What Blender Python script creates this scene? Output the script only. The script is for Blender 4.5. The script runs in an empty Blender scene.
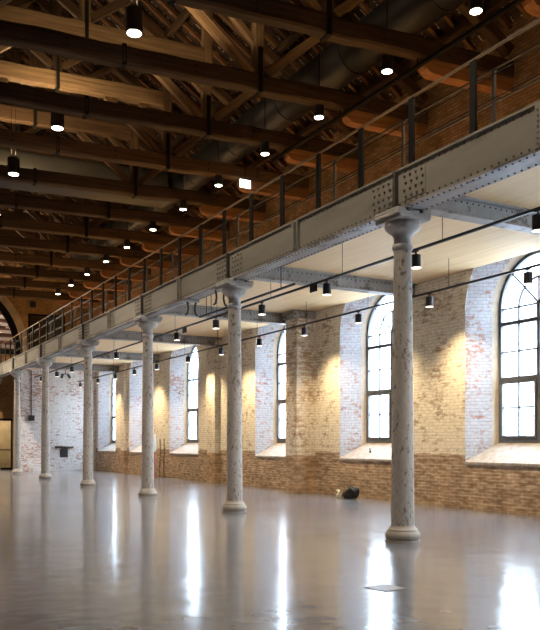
import bpy, bmesh, math, random
from mathutils import Vector, Matrix
random.seed(7)
R = math.radians
scene = bpy.context.scene
col = scene.collection

# ------------------------------------------------------------------ camera
F = 780.0
TH = math.atan(432.0 / F)
CT, ST = math.cos(TH), math.sin(TH)
HC = 1.56
cam = bpy.data.cameras.new('camera')
cam.sensor_fit = 'HORIZONTAL'; cam.sensor_width = 36.0
cam.lens = F / 540.0 * 36.0
cam.shift_y = (443 - 315) / 540.0
cam.clip_end = 300
co = bpy.data.objects.new('camera', cam); col.objects.link(co)
co.location = (0, 0, HC); co.rotation_euler = (R(90), 0, -TH)
scene.camera = co

def y_at(px, X):            # distance down the hall of something seen at px on a line X = const
    a = (px - 270) / F
    return X * (CT - a * ST) / (a * CT + ST)

# ------------------------------------------------------------------ materials
def new_mat(name):
    m = bpy.data.materials.new(name); m.use_nodes = True
    nt = m.node_tree
    b = nt.nodes['Principled BSDF']
    return m, nt, b
def N(nt, t, **kw):
    n = nt.nodes.new(t)
    for k, v in kw.items():
        if k.startswith('_'): setattr(n, k[1:], v)
        else: n.inputs[k.replace('__', ' ')].default_value = v
    return n
def L(nt, a, b): nt.links.new(a, b)
def ramp(nt, fac, stops):
    r = nt.nodes.new('ShaderNodeValToRGB')
    e = r.color_ramp.elements
    while len(e) < len(stops): e.new(0.5)
    for i, (p, c) in enumerate(stops):
        e[i].position = p; e[i].color = (*c, 1) if len(c) == 3 else c
    L(nt, fac, r.inputs['Fac']); return r
def math_n(nt, op, a, b=None, clamp=False):
    n = nt.nodes.new('ShaderNodeMath'); n.operation = op; n.use_clamp = clamp
    for i, v in enumerate((a, b)):
        if v is None: continue
        if isinstance(v, (int, float)): n.inputs[i].default_value = v
        else: L(nt, v, n.inputs[i])
    return n.outputs[0]
def mix(nt, fac, a, b, mode='MIX'):
    n = nt.nodes.new('ShaderNodeMix'); n.data_type = 'RGBA'; n.blend_type = mode
    for sock, v in ((n.inputs[0], fac), (n.inputs[6], a), (n.inputs[7], b)):
        if isinstance(v, (int, float)): sock.default_value = v
        elif isinstance(v, tuple): sock.default_value = (*v, 1) if len(v) == 3 else v
        else: L(nt, v, sock)
    return n.outputs[2]
def noise(nt, vec, scale, detail=4, rough=0.55):
    n = N(nt, 'ShaderNodeTexNoise', Scale=scale, Detail=detail, Roughness=rough)
    L(nt, vec, n.inputs['Vector']); return n.outputs['Fac']
def coords(nt, scale=(1, 1, 1)):
    t = nt.nodes.new('ShaderNodeTexCoord'); m = nt.nodes.new('ShaderNodeMapping')
    m.inputs['Scale'].default_value = scale
    L(nt, t.outputs['Object'], m.inputs['Vector']); return m.outputs[0]
def bump(nt, b, h, strength=0.3, dist=0.02):
    n = N(nt, 'ShaderNodeBump', Strength=strength, Distance=dist)
    L(nt, h, n.inputs['Height']); L(nt, n.outputs[0], b.inputs['Normal'])

def simple(name, c, rough=0.5, metal=0.0, var=0.25, vscale=6.0, bstr=0.0):
    m, nt, b = new_mat(name)
    v = coords(nt)
    f = noise(nt, v, vscale, 5)
    k = ramp(nt, f, [(0.3, tuple(x * (1 - var) for x in c)), (0.7, tuple(min(1, x * (1 + var)) for x in c))])
    L(nt, k.outputs[0], b.inputs['Base Color'])
    b.inputs['Roughness'].default_value = rough; b.inputs['Metallic'].default_value = metal
    if bstr: bump(nt, b, f, bstr)
    return m

def brick(name, wash, c1, c2, washcol, low=None, mort=(0.36, 0.31, 0.25), patches=1.0, op='ADD'):
    """wash = share of limewash left on the bricks, low = height below which it has worn off"""
    m, nt, b = new_mat(name)
    t = nt.nodes.new('ShaderNodeTexCoord')
    s = nt.nodes.new('ShaderNodeSeparateXYZ'); L(nt, t.outputs['Object'], s.inputs[0])
    u = math_n(nt, op, s.outputs['Y'], s.outputs['X'])
    cb = nt.nodes.new('ShaderNodeCombineXYZ'); L(nt, u, cb.inputs[0]); L(nt, s.outputs['Z'], cb.inputs[1])
    uv = cb.outputs[0]
    # courses that are not quite true
    wob = N(nt, 'ShaderNodeTexNoise', Scale=1.3, Detail=2.0); L(nt, uv, wob.inputs['Vector'])
    vm = nt.nodes.new('ShaderNodeVectorMath'); vm.operation = 'MULTIPLY_ADD'
    L(nt, wob.outputs['Color'], vm.inputs[0]); vm.inputs[1].default_value = (0.05, 0.03, 0); L(nt, uv, vm.inputs[2])
    br = nt.nodes.new('ShaderNodeTexBrick')
    br.offset = 0.5
    for k, v in (('Scale', 1.0), ('Mortar Size', 0.012), ('Mortar Smooth', 0.2), ('Bias', -0.1), ('Brick Width', 0.27), ('Row Height', 0.08)):
        br.inputs[k].default_value = v
    br.inputs['Color1'].default_value = (*c1, 1); br.inputs['Color2'].default_value = (*c2, 1)
    br.inputs['Mortar'].default_value = (*mort, 1)
    L(nt, vm.outputs[0], br.inputs['Vector'])
    # single bricks of another firing
    cell = nt.nodes.new('ShaderNodeMapping'); cell.inputs['Scale'].default_value = (3.7, 12.5, 1)
    L(nt, uv, cell.inputs['Vector'])
    wn = noise(nt, cell.outputs[0], 0.9, 1)
    big = noise(nt, uv, 0.55, 3)
    mid = noise(nt, uv, 1.7, 5, 0.65)
    fine = noise(nt, uv, 9.0, 4, 0.7)
    base = mix(nt, ramp(nt, wn, [(0.35, (0, 0, 0)), (0.7, (1, 1, 1))]).outputs[0], br.outputs['Color'], tuple(x * 0.62 for x in c1), 'MIX')
    base = mix(nt, 0.5, base, ramp(nt, mid, [(0.3, (0.5, 0.5, 0.5)), (0.7, (1.5, 1.45, 1.4))]).outputs[0], 'MULTIPLY')
    # limewash mask
    a = math_n(nt, 'MULTIPLY', mid, 0.45)
    a = math_n(nt, 'ADD', a, math_n(nt, 'MULTIPLY', wn, 0.6))
    a = math_n(nt, 'ADD', a, math_n(nt, 'MULTIPLY', fine, 0.35))
    a = math_n(nt, 'ADD', a, math_n(nt, 'MULTIPLY', big, 0.45 * patches))
    a = math_n(nt, 'ADD', a, wash - 0.92 - 0.225 * patches + 0.0)
    if low is not None:
        edge = math_n(nt, 'ADD', math_n(nt, 'MULTIPLY', mid, 0.35), low - 0.175)
        d = math_n(nt, 'SUBTRACT', s.outputs['Z'], edge)
        d = math_n(nt, 'MULTIPLY', d, 5.0, True)
        a = math_n(nt, 'ADD', a, math_n(nt, 'MULTIPLY', math_n(nt, 'SUBTRACT', d, 1.0), 0.75))
    mask = ramp(nt, a, [(0.42, (0, 0, 0)), (0.56, (1, 1, 1))]).outputs[0]
    w2 = mix(nt, 1.0, washcol, ramp(nt, fine, [(0.25, (0.72, 0.7, 0.68)), (0.65, (1.05, 1.05, 1.05))]).outputs[0], 'MULTIPLY')
    w2 = mix(nt, math_n(nt, 'MULTIPLY', br.outputs['Fac'], 0.5), w2, tuple(x * 0.55 for x in washcol))
    colr = mix(nt, mask, base, w2)
    L(nt, colr, b.inputs['Base Color']); b.inputs['Roughness'].default_value = 0.88
    b.inputs['Specular IOR Level'].default_value = 0.2
    h = math_n(nt, 'SUBTRACT', math_n(nt, 'MULTIPLY', fine, 0.5), br.outputs['Fac'])
    bump(nt, b, h, 0.7, 0.012)
    return m

def wood(name, dark, light, rough=0.75, stretch=(0.35, 9, 9), tint=0.5, axis=None):
    m, nt, b = new_mat(name)
    v = coords(nt, stretch)
    oi = nt.nodes.new('ShaderNodeObjectInfo')
    av = nt.nodes.new('ShaderNodeVectorMath'); av.operation = 'ADD'
    L(nt, v, av.inputs[0])
    ml = math_n(nt, 'MULTIPLY', oi.outputs['Random'], 31.0)
    cx = nt.nodes.new('ShaderNodeCombineXYZ'); L(nt, ml, cx.inputs[0]); L(nt, ml, cx.inputs[2])
    L(nt, cx.outputs[0], av.inputs[1])
    f = noise(nt, av.outputs[0], 1.6, 7, 0.65)
    k = ramp(nt, f, [(0.3, dark), (0.68, light)]).outputs[0]
    g = math_n(nt, 'ADD', math_n(nt, 'MULTIPLY', oi.outputs['Random'], tint), 1 - tint / 2)
    gc = nt.nodes.new('ShaderNodeCombineXYZ')
    for i in range(3): L(nt, g, gc.inputs[i])
    k = mix(nt, 1.0, k, gc.outputs[0], 'MULTIPLY')
    L(nt, k, b.inputs['Base Color']); b.inputs['Roughness'].default_value = rough
    b.inputs['Specular IOR Level'].default_value = 0.25
    bump(nt, b, f, 0.35, 0.015)
    return m

def lampface(name, c, s):
    m, nt, b = new_mat(name)
    b.inputs['Base Color'].default_value = (*c, 1)
    b.inputs['Emission Color'].default_value = (*c, 1); b.inputs['Emission Strength'].default_value = s
    return m

def painted_iron(name, c, chip, amount=0.5, rough=0.5, scale=5.0, stretch=(1, 1, 0.6)):
    m, nt, b = new_mat(name)
    v = coords(nt, stretch)
    f = noise(nt, v, scale, 8, 0.7); g = noise(nt, v, scale * 0.3, 3)
    a = math_n(nt, 'ADD', math_n(nt, 'MULTIPLY', f, 0.8), math_n(nt, 'MULTIPLY', g, 0.4))
    lay = ramp(nt, f, [(0.25, tuple(x * 0.75 for x in c)), (0.7, tuple(min(1, x * 1.15) for x in c))]).outputs[0]
    k = mix(nt, ramp(nt, a, [(amount - 0.02, (0, 0, 0)), (amount + 0.03, (1, 1, 1))]).outputs[0], chip, lay)
    L(nt, k, b.inputs['Base Color']); b.inputs['Roughness'].default_value = rough
    b.inputs['Specular IOR Level'].default_value = 0.4
    bump(nt, b, a, 0.25, 0.01)
    return m

M = {}
M['wash_wall'] = brick('limewashed brick', 0.825, (0.40, 0.26, 0.17), (0.56, 0.42, 0.30), (0.88, 0.81, 0.69), low=1.12, mort=(0.60, 0.53, 0.43))
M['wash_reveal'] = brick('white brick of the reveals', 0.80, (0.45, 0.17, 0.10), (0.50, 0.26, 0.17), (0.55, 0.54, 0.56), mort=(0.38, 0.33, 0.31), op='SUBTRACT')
M['wash_end'] = brick('white brick of the end wall', 0.79, (0.42, 0.17, 0.10), (0.48, 0.25, 0.16), (0.70, 0.67, 0.65), mort=(0.48, 0.42, 0.39))
M['bare_brick'] = brick('bare brown brick', 0.55, (0.30, 0.185, 0.115), (0.42, 0.29, 0.19), (0.46, 0.37, 0.26), mort=(0.15, 0.10, 0.065))
M['pier_brick'] = brick('pier brick', 0.78, (0.48, 0.30, 0.18), (0.60, 0.42, 0.28), (0.82, 0.75, 0.64), low=1.0, mort=(0.52, 0.43, 0.32))
M['gable'] = brick('ochre gable masonry', 0.75, (0.27, 0.14, 0.055), (0.33, 0.19, 0.08), (0.40, 0.25, 0.11), mort=(0.3, 0.2, 0.1))
M['plaster'] = simple('beige plaster jamb', (0.58, 0.48, 0.36), 0.8, var=0.12)
M['beam'] = wood('old oak', (0.034, 0.019, 0.010), (0.112, 0.066, 0.034), tint=0.8)
M['new_lit_beam'] = wood('paler oak', (0.10, 0.062, 0.032), (0.30, 0.20, 0.11), tint=0.5)  # newer collars; near posts and braces get their lamplight in this tone
M['darkbeam'] = wood('smoked oak', (0.022, 0.014, 0.009), (0.075, 0.045, 0.025), tint=0.5)
M['corbel'] = wood('reddish timber', (0.17, 0.075, 0.033), (0.34, 0.165, 0.075), tint=0.3)
M['rafter'] = wood('rafter wood', (0.07, 0.034, 0.016), (0.20, 0.10, 0.045), tint=0.9)
M['iron'] = simple('black iron', (0.008, 0.0075, 0.007), 0.7, 0.0, 0.3)
M['iron'].node_tree.nodes['Principled BSDF'].inputs['Specular IOR Level'].default_value = 0.12
M['black'] = simple('black lacquer', (0.016, 0.016, 0.018), 0.38, 0.0, 0.15)
M['track'] = simple('dark track', (0.028, 0.028, 0.032), 0.45, 0.2, 0.15)
M['duct'] = simple('dark sheet duct', (0.012, 0.013, 0.016), 0.45, 0.1, 0.2, 1.5)
M['paleduct'] = simple('pale sheet duct', (0.08, 0.077, 0.07), 0.5, 0.1, 0.12, 1.5)
M['girder'] = painted_iron('olive grey steel paint', (0.245, 0.228, 0.19), (0.15, 0.135, 0.11), 0.46, 0.5, 2.0, (1, 0.25, 1))
M['flange'] = painted_iron('blue grey steel paint', (0.33, 0.315, 0.30), (0.13, 0.112, 0.09), 0.54, 0.45, 3.0, (1, 0.3, 1))
M['rivet'] = simple('dark rivet paint', (0.075, 0.065, 0.055), 0.5)
M['column'] = painted_iron('worn grey column paint', (0.42, 0.39, 0.345), (0.15, 0.12, 0.095), 0.517, 0.5, 17.0, (1, 1, 0.55))
M['capital'] = painted_iron('light grey capital paint', (0.50, 0.48, 0.45), (0.2, 0.17, 0.15), 0.42, 0.5, 6.0)
M['base'] = painted_iron('sandy grey base paint', (0.33, 0.295, 0.25), (0.16, 0.12, 0.09), 0.42, 0.55, 8.0)
M['winframe'] = simple('dark grey window paint', (0.10, 0.11, 0.125), 0.5, 0.1, 0.15)
M['bolt'] = simple('pale bolt', (0.5, 0.46, 0.4), 0.4, 0.3, 0.1)
M['bulb'] = lampface('lit lens', (1.0, 0.86, 0.66), 14.0)
M['spotlens'] = lampface('lit spot lens', (1.0, 0.88, 0.72), 3.0)
M['exit'] = lampface('lit emergency panel', (1.0, 0.97, 0.9), 2.2)
M['red'] = simple('red paint', (0.4, 0.05, 0.03), 0.5)
M['white'] = simple('white paint', (0.7, 0.68, 0.64), 0.6, var=0.1)
M['paper'] = simple('cream paper', (0.75, 0.68, 0.5), 0.8, var=0.1)
M['bag'] = simple('black nylon', (0.012, 0.012, 0.013), 0.7, 0, 0.3, 20, 0.2)
M['handrail'] = simple('brown oiled handrail', (0.12, 0.075, 0.042), 0.45, 0, 0.2)
M['slim'] = simple('grey steel bar', (0.035, 0.033, 0.031), 0.55, 0.0, 0.15)
M['tan'] = simple('ochre plaster', (0.42, 0.34, 0.23), 0.8, var=0.2, vscale=2)
M['plate'] = simple('brass floor plate', (0.24, 0.21, 0.18), 0.4, 0.0, 0.15)

# soffit: pale laminated timber, seams running down the hall
def soffit():
    m, nt, b = new_mat('pale laminated timber')
    v = coords(nt, (6, 0.35, 1))
    f = noise(nt, v, 1.4, 6, 0.6)
    k = ramp(nt, f, [(0.3, (0.84, 0.58, 0.32)), (0.7, (0.95, 0.72, 0.42))]).outputs[0]
    t = nt.nodes.new('ShaderNodeTexCoord'); s = nt.nodes.new('ShaderNodeSeparateXYZ'); L(nt, t.outputs['Object'], s.inputs[0])
    fr = math_n(nt, 'FRACT', math_n(nt, 'MULTIPLY', s.outputs['X'], 5.0))
    seam = math_n(nt, 'LESS_THAN', fr, 0.05)
    k = mix(nt, math_n(nt, 'MULTIPLY', seam, 0.35), k, (0.55, 0.40, 0.25))
    L(nt, k, b.inputs['Base Color']); b.inputs['Roughness'].default_value = 0.6
    return m
M['soffit'] = soffit()

def floor_mat():
    m, nt, b = new_mat('polished concrete')
    v = coords(nt)
    g = noise(nt, v, 0.35, 4); f = noise(nt, v, 1.3, 3, 0.5)
    a = math_n(nt, 'ADD', math_n(nt, 'MULTIPLY', g, 0.5), math_n(nt, 'MULTIPLY', f, 0.5))
    k = ramp(nt, a, [(0.30, (0.125, 0.125, 0.138)), (0.66, (0.178, 0.183, 0.208))]).outputs[0]
    # saw cut joints
    s = nt.nodes.new('ShaderNodeSeparateXYZ'); L(nt, v, s.inputs[0])
    jx = math_n(nt, 'LESS_THAN', math_n(nt, 'ABSOLUTE', math_n(nt, 'SUBTRACT', math_n(nt, 'FRACT', math_n(nt, 'DIVIDE', math_n(nt, 'ADD', s.outputs['X'], 1.2), 3.02)), 0.5)), 0.0016)
    jy = math_n(nt, 'LESS_THAN', math_n(nt, 'ABSOLUTE', math_n(nt, 'SUBTRACT', math_n(nt, 'FRACT', math_n(nt, 'DIVIDE', math_n(nt, 'SUBTRACT', s.outputs['Y'], 0.7), 6.06)), 0.5)), 0.001)
    j = math_n(nt, 'MAXIMUM', jx, jy)
    k = mix(nt, math_n(nt, 'MULTIPLY', j, 0.7), k, (0.05, 0.045, 0.04))
    L(nt, k, b.inputs['Base Color'])
    rr = ramp(nt, g, [(0.3, (0.15, 0.15, 0.15)), (0.7, (0.20, 0.20, 0.20))]).outputs[0]
    L(nt, rr, b.inputs['Roughness'])
    b.inputs['Specular IOR Level'].default_value = 0.5
    b.inputs['Coat Weight'].default_value = 0.2; b.inputs['Coat Roughness'].default_value = 0.10
    bump(nt, b, noise(nt, v, 1.9, 2), 0.35, 0.025)
    return m
M['floor'] = floor_mat()

def tiles_mat():            # underside of the roof tiles: rows of pan tiles with mortar specks
    m, nt, b = new_mat('roof tile underside')
    v = coords(nt)
    br = nt.nodes.new('ShaderNodeTexBrick'); br.offset = 0.0
    for k, q in (('Scale', 1.0), ('Mortar Size', 0.022), ('Mortar Smooth', 0.1), ('Brick Width', 0.24), ('Row Height', 0.36)):
        br.inputs[k].default_value = q
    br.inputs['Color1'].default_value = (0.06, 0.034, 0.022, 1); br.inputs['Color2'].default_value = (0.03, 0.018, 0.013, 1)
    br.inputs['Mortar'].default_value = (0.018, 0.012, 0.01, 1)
    s = nt.nodes.new('ShaderNodeSeparateXYZ'); L(nt, v, s.inputs[0])
    cb = nt.nodes.new('ShaderNodeCombineXYZ'); L(nt, s.outputs['Y'], cb.inputs[0]); L(nt, s.outputs['X'], cb.inputs[1])
    L(nt, cb.outputs[0], br.inputs['Vector'])
    n1 = noise(nt, v, 9.0, 3)
    fx = math_n(nt, 'LESS_THAN', math_n(nt, 'FRACT', math_n(nt, 'DIVIDE', s.outputs['Y'], 0.24)), 0.16)
    fy = math_n(nt, 'LESS_THAN', math_n(nt, 'FRACT', math_n(nt, 'DIVIDE', s.outputs['X'], 0.36)), 0.5)
    sp = math_n(nt, 'MULTIPLY', math_n(nt, 'MULTIPLY', fx, fy), math_n(nt, 'GREATER_THAN', n1, 0.5))
    k = mix(nt, sp, br.outputs['Color'], (0.5, 0.43, 0.36))
    L(nt, k, b.inputs['Base Color']); b.inputs['Roughness'].default_value = 0.9
    bump(nt, b, math_n(nt, 'SUBTRACT', n1, br.outputs['Fac']), 0.5, 0.03)
    return m
M['tiles'] = tiles_mat()

def sill_mat():
    m, nt, b = new_mat('herringbone clay sill')
    v = coords(nt)
    s = nt.nodes.new('ShaderNodeSeparateXYZ'); L(nt, v, s.inputs[0])
    f = noise(nt, v, 7, 5)
    d = math_n(nt, 'ADD', math_n(nt, 'MULTIPLY', s.outputs['Y'], 9.0), math_n(nt, 'MULTIPLY', s.outputs['X'], 5.0))
    st = math_n(nt, 'LESS_THAN', math_n(nt, 'FRACT', d), 0.14)
    k = ramp(nt, f, [(0.3, (0.30, 0.25, 0.21)), (0.65, (0.42, 0.39, 0.365))]).outputs[0]
    k = mix(nt, math_n(nt, 'MULTIPLY', st, 0.6), k, (0.27, 0.17, 0.12))
    L(nt, k, b.inputs['Base Color']); b.inputs['Roughness'].default_value = 0.75
    bump(nt, b, f, 0.3, 0.02)
    return m
M['sill'] = sill_mat()

def glass_mat():
    m, nt, b = new_mat('window glass')
    nt.nodes.remove(b)
    o = nt.nodes['Material Output']
    tr = N(nt, 'ShaderNodeBsdfTransparent'); tr.inputs[0].default_value = (0.95, 0.98, 1, 1)
    gl = N(nt, 'ShaderNodeBsdfGlossy'); gl.inputs['Roughness'].default_value = 0.03
    mx = nt.nodes.new('ShaderNodeMixShader'); mx.inputs[0].default_value = 0.05
    L(nt, tr.outputs[0], mx.inputs[1]); L(nt, gl.outputs[0], mx.inputs[2]); L(nt, mx.outputs[0], o.inputs[0])
    return m
M['glass'] = glass_mat()
M['facade'] = simple('pale render', (0.86, 0.86, 0.86), 0.9, var=0.05)
M['salmon'] = simple('salmon brick', (0.34, 0.20, 0.17), 0.9, var=0.15)
M['bluepaint'] = simple('blue scaffold paint', (0.12, 0.22, 0.42), 0.5)
M['yard'] = simple('yard paving', (0.5, 0.5, 0.5), 0.9)

# ------------------------------------------------------------------ mesh builder
ORG = {}
class MB:
    def __init__(s): s.bm = bmesh.new()
    def quad(s, pts, mi=0):
        f = s.bm.faces.new([s.bm.verts.new(p) for p in pts]); f.material_index = mi; return f
    def box(s, x0, x1, y0, y1, z0, z1, mi=0):
        v = [s.bm.verts.new((x, y, z)) for z in (z0, z1) for y in (y0, y1) for x in (x0, x1)]
        for q in ((0, 2, 3, 1), (4, 5, 7, 6), (0, 1, 5, 4), (2, 6, 7, 3), (0, 4, 6, 2), (1, 3, 7, 5)):
            f = s.bm.faces.new([v[i] for i in q]); f.material_index = mi
    def hull(s, a, b_, caps=True):       # two loops of equal length joined by quads
        va = [s.bm.verts.new(p) for p in a]; vb = [s.bm.verts.new(p) for p in b_]
        n = len(a)
        for i in range(n): s.bm.faces.new([va[i], va[(i + 1) % n], vb[(i + 1) % n], vb[i]])
        if caps: s.bm.faces.new(va[::-1]); s.bm.faces.new(vb)
    def tube(s, p0, p1, r0, r1=None, n=10):
        p0, p1 = Vector(p0), Vector(p1); r1 = r0 if r1 is None else r1
        d = (p1 - p0).normalized()
        u = d.orthogonal().normalized(); w = d.cross(u)
        ang = [2 * math.pi * i / n for i in range(n)]
        s.hull([p0 + (u * math.cos(t) + w * math.sin(t)) * r0 for t in ang], [p1 + (u * math.cos(t) + w * math.sin(t)) * r1 for t in ang])
    def path(s, pts, r, n=8):
        for a, b_ in zip(pts, pts[1:]): s.tube(a, b_, r, r, n)
    def lathe(s, prof, c=(0, 0, 0), n=28, cap=True):
        rings = []
        for r, z in prof:
            rings.append([s.bm.verts.new((c[0] + r * math.cos(2 * math.pi * i / n), c[1] + r * math.sin(2 * math.pi * i / n), c[2] + z)) for i in range(n)])
        for a, b_ in zip(rings, rings[1:]):
            for i in range(n): s.bm.faces.new([a[i], a[(i + 1) % n], b_[(i + 1) % n], b_[i]])
        if cap: s.bm.faces.new(rings[0][::-1]); s.bm.faces.new(rings[-1])
    def rivet(s, p, nrm, r=0.017, mi=0):
        p = Vector(p); d = Vector(nrm).normalized(); u = d.orthogonal().normalized(); w = d.cross(u)
        a = [s.bm.verts.new(p + (u * math.cos(k * math.pi / 3) + w * math.sin(k * math.pi / 3)) * r) for k in range(6)]
        b_ = [s.bm.verts.new(p + d * r * .75 + (u * math.cos(k * math.pi / 3) + w * math.sin(k * math.pi / 3)) * r * .55) for k in range(6)]
        for k in range(6): s.bm.faces.new([a[k], a[(k + 1) % 6], b_[(k + 1) % 6], b_[k]]).material_index = mi
        s.bm.faces.new(b_).material_index = mi
    def arcbar(s, X, cy, cz, r0, r1, d, a0, a1, n=24):   # curved bar in a plane X = const
        for i in range(n):
            t0 = a0 + (a1 - a0) * i / n; t1 = a0 + (a1 - a0) * (i + 1) / n
            P = lambda r, t, x: (x, cy + r * math.cos(t), cz + r * math.sin(t))
            s.hull([P(r0, t0, X), P(r1, t0, X), P(r1, t0, X + d), P(r0, t0, X + d)], [P(r0, t1, X), P(r1, t1, X), P(r1, t1, X + d), P(r0, t1, X + d)], True)
    def slant(s, X, y0, z0, y1, z1, w, d):               # straight bar in a plane X = const
        t = Vector((y1 - y0, z1 - z0)).normalized(); n = Vector((-t.y, t.x)) * w / 2
        P = lambda y, z, x: (x, y, z)
        a = [(y0 + n.x, z0 + n.y), (y0 - n.x, z0 - n.y)]; b_ = [(y1 + n.x, z1 + n.y), (y1 - n.x, z1 - n.y)]
        s.hull([P(*a[0], X), P(*a[1], X), P(*a[1], X + d), P(*a[0], X + d)], [P(*b_[0], X), P(*b_[1], X), P(*b_[1], X + d), P(*b_[0], X + d)])
    def build(s, name, mat, parent=None, smooth=False, bevel=0.0, fix=True):
        me = bpy.data.meshes.new(name)
        if fix: bmesh.ops.recalc_face_normals(s.bm, faces=s.bm.faces[:])
        if parent is not None and parent.name in ORG:
            bmesh.ops.translate(s.bm, verts=s.bm.verts[:], vec=-ORG[parent.name])
        if smooth:
            for f in s.bm.faces: f.smooth = True
        s.bm.to_mesh(me); s.bm.free()
        for m in (mat if isinstance(mat, (list, tuple)) else [mat]): me.materials.append(m)
        o = bpy.data.objects.new(name, me); col.objects.link(o)
        if smooth:
            try: me.set_sharp_from_angle(angle=R(40))
            except Exception: pass
        if bevel:
            bv = o.modifiers.new('bevel', 'BEVEL'); bv.width = bevel; bv.segments = 2; bv.limit_method = 'ANGLE'
        if parent is not None:
            o.parent = parent
            if parent.name in ORG: ORG[o.name] = ORG[parent.name]
        return o

def tag(o, label, cat, group=None, kind=None):
    o['label'] = label; o['category'] = cat
    if group: o['group'] = group
    if kind: o['kind'] = kind
    return o
def thing(name, label, cat, loc=(0, 0, 0), rz=0.0, group=None):
    o = bpy.data.objects.new(name, None); o.empty_display_size = 0.2; col.objects.link(o)
    o.location = loc; o.rotation_euler = (0, 0, rz)
    ORG[o.name] = Vector(loc)
    return tag(o, label, cat, group)
def proto(name):                       # a thing built around its own origin
    o = bpy.data.objects.new(name, None); o.empty_display_size = 0.2; col.objects.link(o); return o
KIDS = {}
def kids(o):
    return [c for c in col.objects if c.parent == o]
def dup(root, loc, rz=None):
    if root.name not in KIDS:
        ch = kids(root); KIDS[root.name] = [(c, kids(c)) for c in ch]
    r = root.copy(); col.objects.link(r); r.location = loc
    if rz is not None: r.rotation_euler = (0, 0, rz)
    for c, gs in KIDS[root.name]:
        d = c.copy(); col.objects.link(d); d.parent = r
        for g in gs:
            e = g.copy(); col.objects.link(e); e.parent = d
    return r
def struct(o):
    o['kind'] = 'structure'; return o

ORD = ['nearest', 'second nearest', 'third nearest', 'fourth nearest', 'fifth nearest', 'sixth nearest', 'seventh nearest', 'eighth nearest', 'ninth nearest', 'tenth nearest', 'eleventh nearest', 'twelfth nearest', 'thirteenth nearest', 'fourteenth nearest']

# ------------------------------------------------------------------ dimensions
XW, XG = 13.1, 13.78           # wall face, window plane
XL, YB, YE, YN = -2.44, -6.0, 44.5, 47.8
XC = 7.84                      # column line
CEN = 0.5 * (XW + XL)          # 5.33
COLY = [9.81, 15.81, 21.45, 27.62, 34.2, 40.25, 46.3]
ZD0, ZD1 = 5.68, 5.83          # gallery deck
TIE = 9.62
PITCH = 0.66
ZEAVE = TIE + 1.26
WIN = [1.6, 7.02, 12.43, 17.75, 23.15, 31.4, 36.95, 42.45]
HWF, HWG, ZSF, ZSG, ZSP = 1.6, 1.2, 1.10, 1.56, 4.72

# ------------------------------------------------------------------ the room
b = MB(); b.box(XL, XW + .02, YB, YN + 6, -0.1, 0); struct(b.build('floor', M['floor']))

# window wall
b = MB()
ys = [YB]
def wall_quad(y0, y1, z0, z1): b.quad([(XW, y0, z0), (XW, y1, z0), (XW, y1, z1), (XW, y0, z1)])
prev = YB
for c in WIN:
    wall_quad(prev, c - HWF, 0, ZD0)
    wall_quad(c - HWF, c + HWF, 0, ZSF)
    prev = c + HWF
    n = 28
    for sgn in (-1, 1):
        # spandrel beside the arch up to the soffit
        tmax = math.asin((ZD0 - ZSP) / HWF)
        pts = [(c + sgn * HWF * math.cos(tmax * i / 10), ZSP + HWF * math.sin(tmax * i / 10)) for i in range(11)]
        for (ya, za), (yb, zb) in zip(pts, pts[1:]):
            b.quad([(XW, c + sgn * HWF, za), (XW, ya, za), (XW, yb, zb), (XW, c + sgn * HWF, zb)])
    # reveal: splayed jambs and vault, last strip is plaster
    def out(hw, zs, X):
        p = [(X, c + hw, zs)] + [(X, c + hw * math.cos(math.pi * i / n), ZSP + hw * math.sin(math.pi * i / n)) for i in range(n + 1)] + [(X, c - hw, zs)]
        return [Vector(q) for q in p]
    A, B = out(HWF, ZSF, XW), out(HWG, ZSG, XG)
    K = [p.lerp(q, 0.80) for p, q in zip(A, B)]
    for i in range(len(A) - 1):
        b.quad([A[i], A[i + 1], K[i + 1], K[i]], 1)
        b.quad([K[i], K[i + 1], B[i + 1], B[i]], 2)
wall_quad(prev, YE + 3.3, 0, ZD0)
b.quad([(XW, YB, ZD0), (XW, YN, ZD0), (XW, YN, ZEAVE + .4), (XW, YB, ZEAVE + .4)], 3)
struct(b.build('wall_right', [M['wash_wall'], M['wash_reveal'], M['plaster'], M['bare_brick']], fix=False))

b = MB(); b.box(12.42, XW - .001, 20.72, 21.40, 0, 5.45); struct(b.build('trim_1', M['pier_brick']))
b = MB(); b.box(12.88, XW - .001, 27.7, 28.45, 0, ZD0 - .001); struct(b.build('trim_2', M['pier_brick']))
b = MB(); b.box(12.93, XW - .001, 38.9, 39.5, 0, ZD0 - .001); struct(b.build('trim_3', M['pier_brick']))
b = MB(); b.box(XL - .3, XL, YB, YN, 0, ZEAVE + .4); struct(b.build('wall_left', M['bare_brick']))
b = MB(); b.box(XL - .3, XW + .3, YB - .3, YB, 0, 16.3); struct(b.build('wall_back', M['bare_brick']))
# white end wall under the gallery
b = MB(); b.box(8.86, XW, YE, YE + .35, 0, ZD0 - .001); struct(b.build('wall_far', M['wash_end']))
b = MB(); b.box(8.70, 8.855, YE - .02, YE + .36, 0, ZD0 - .35)
tag(b.build('steel_post', M['iron']), 'dark upright steel post closing the left edge of the white end wall', 'post')

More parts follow.
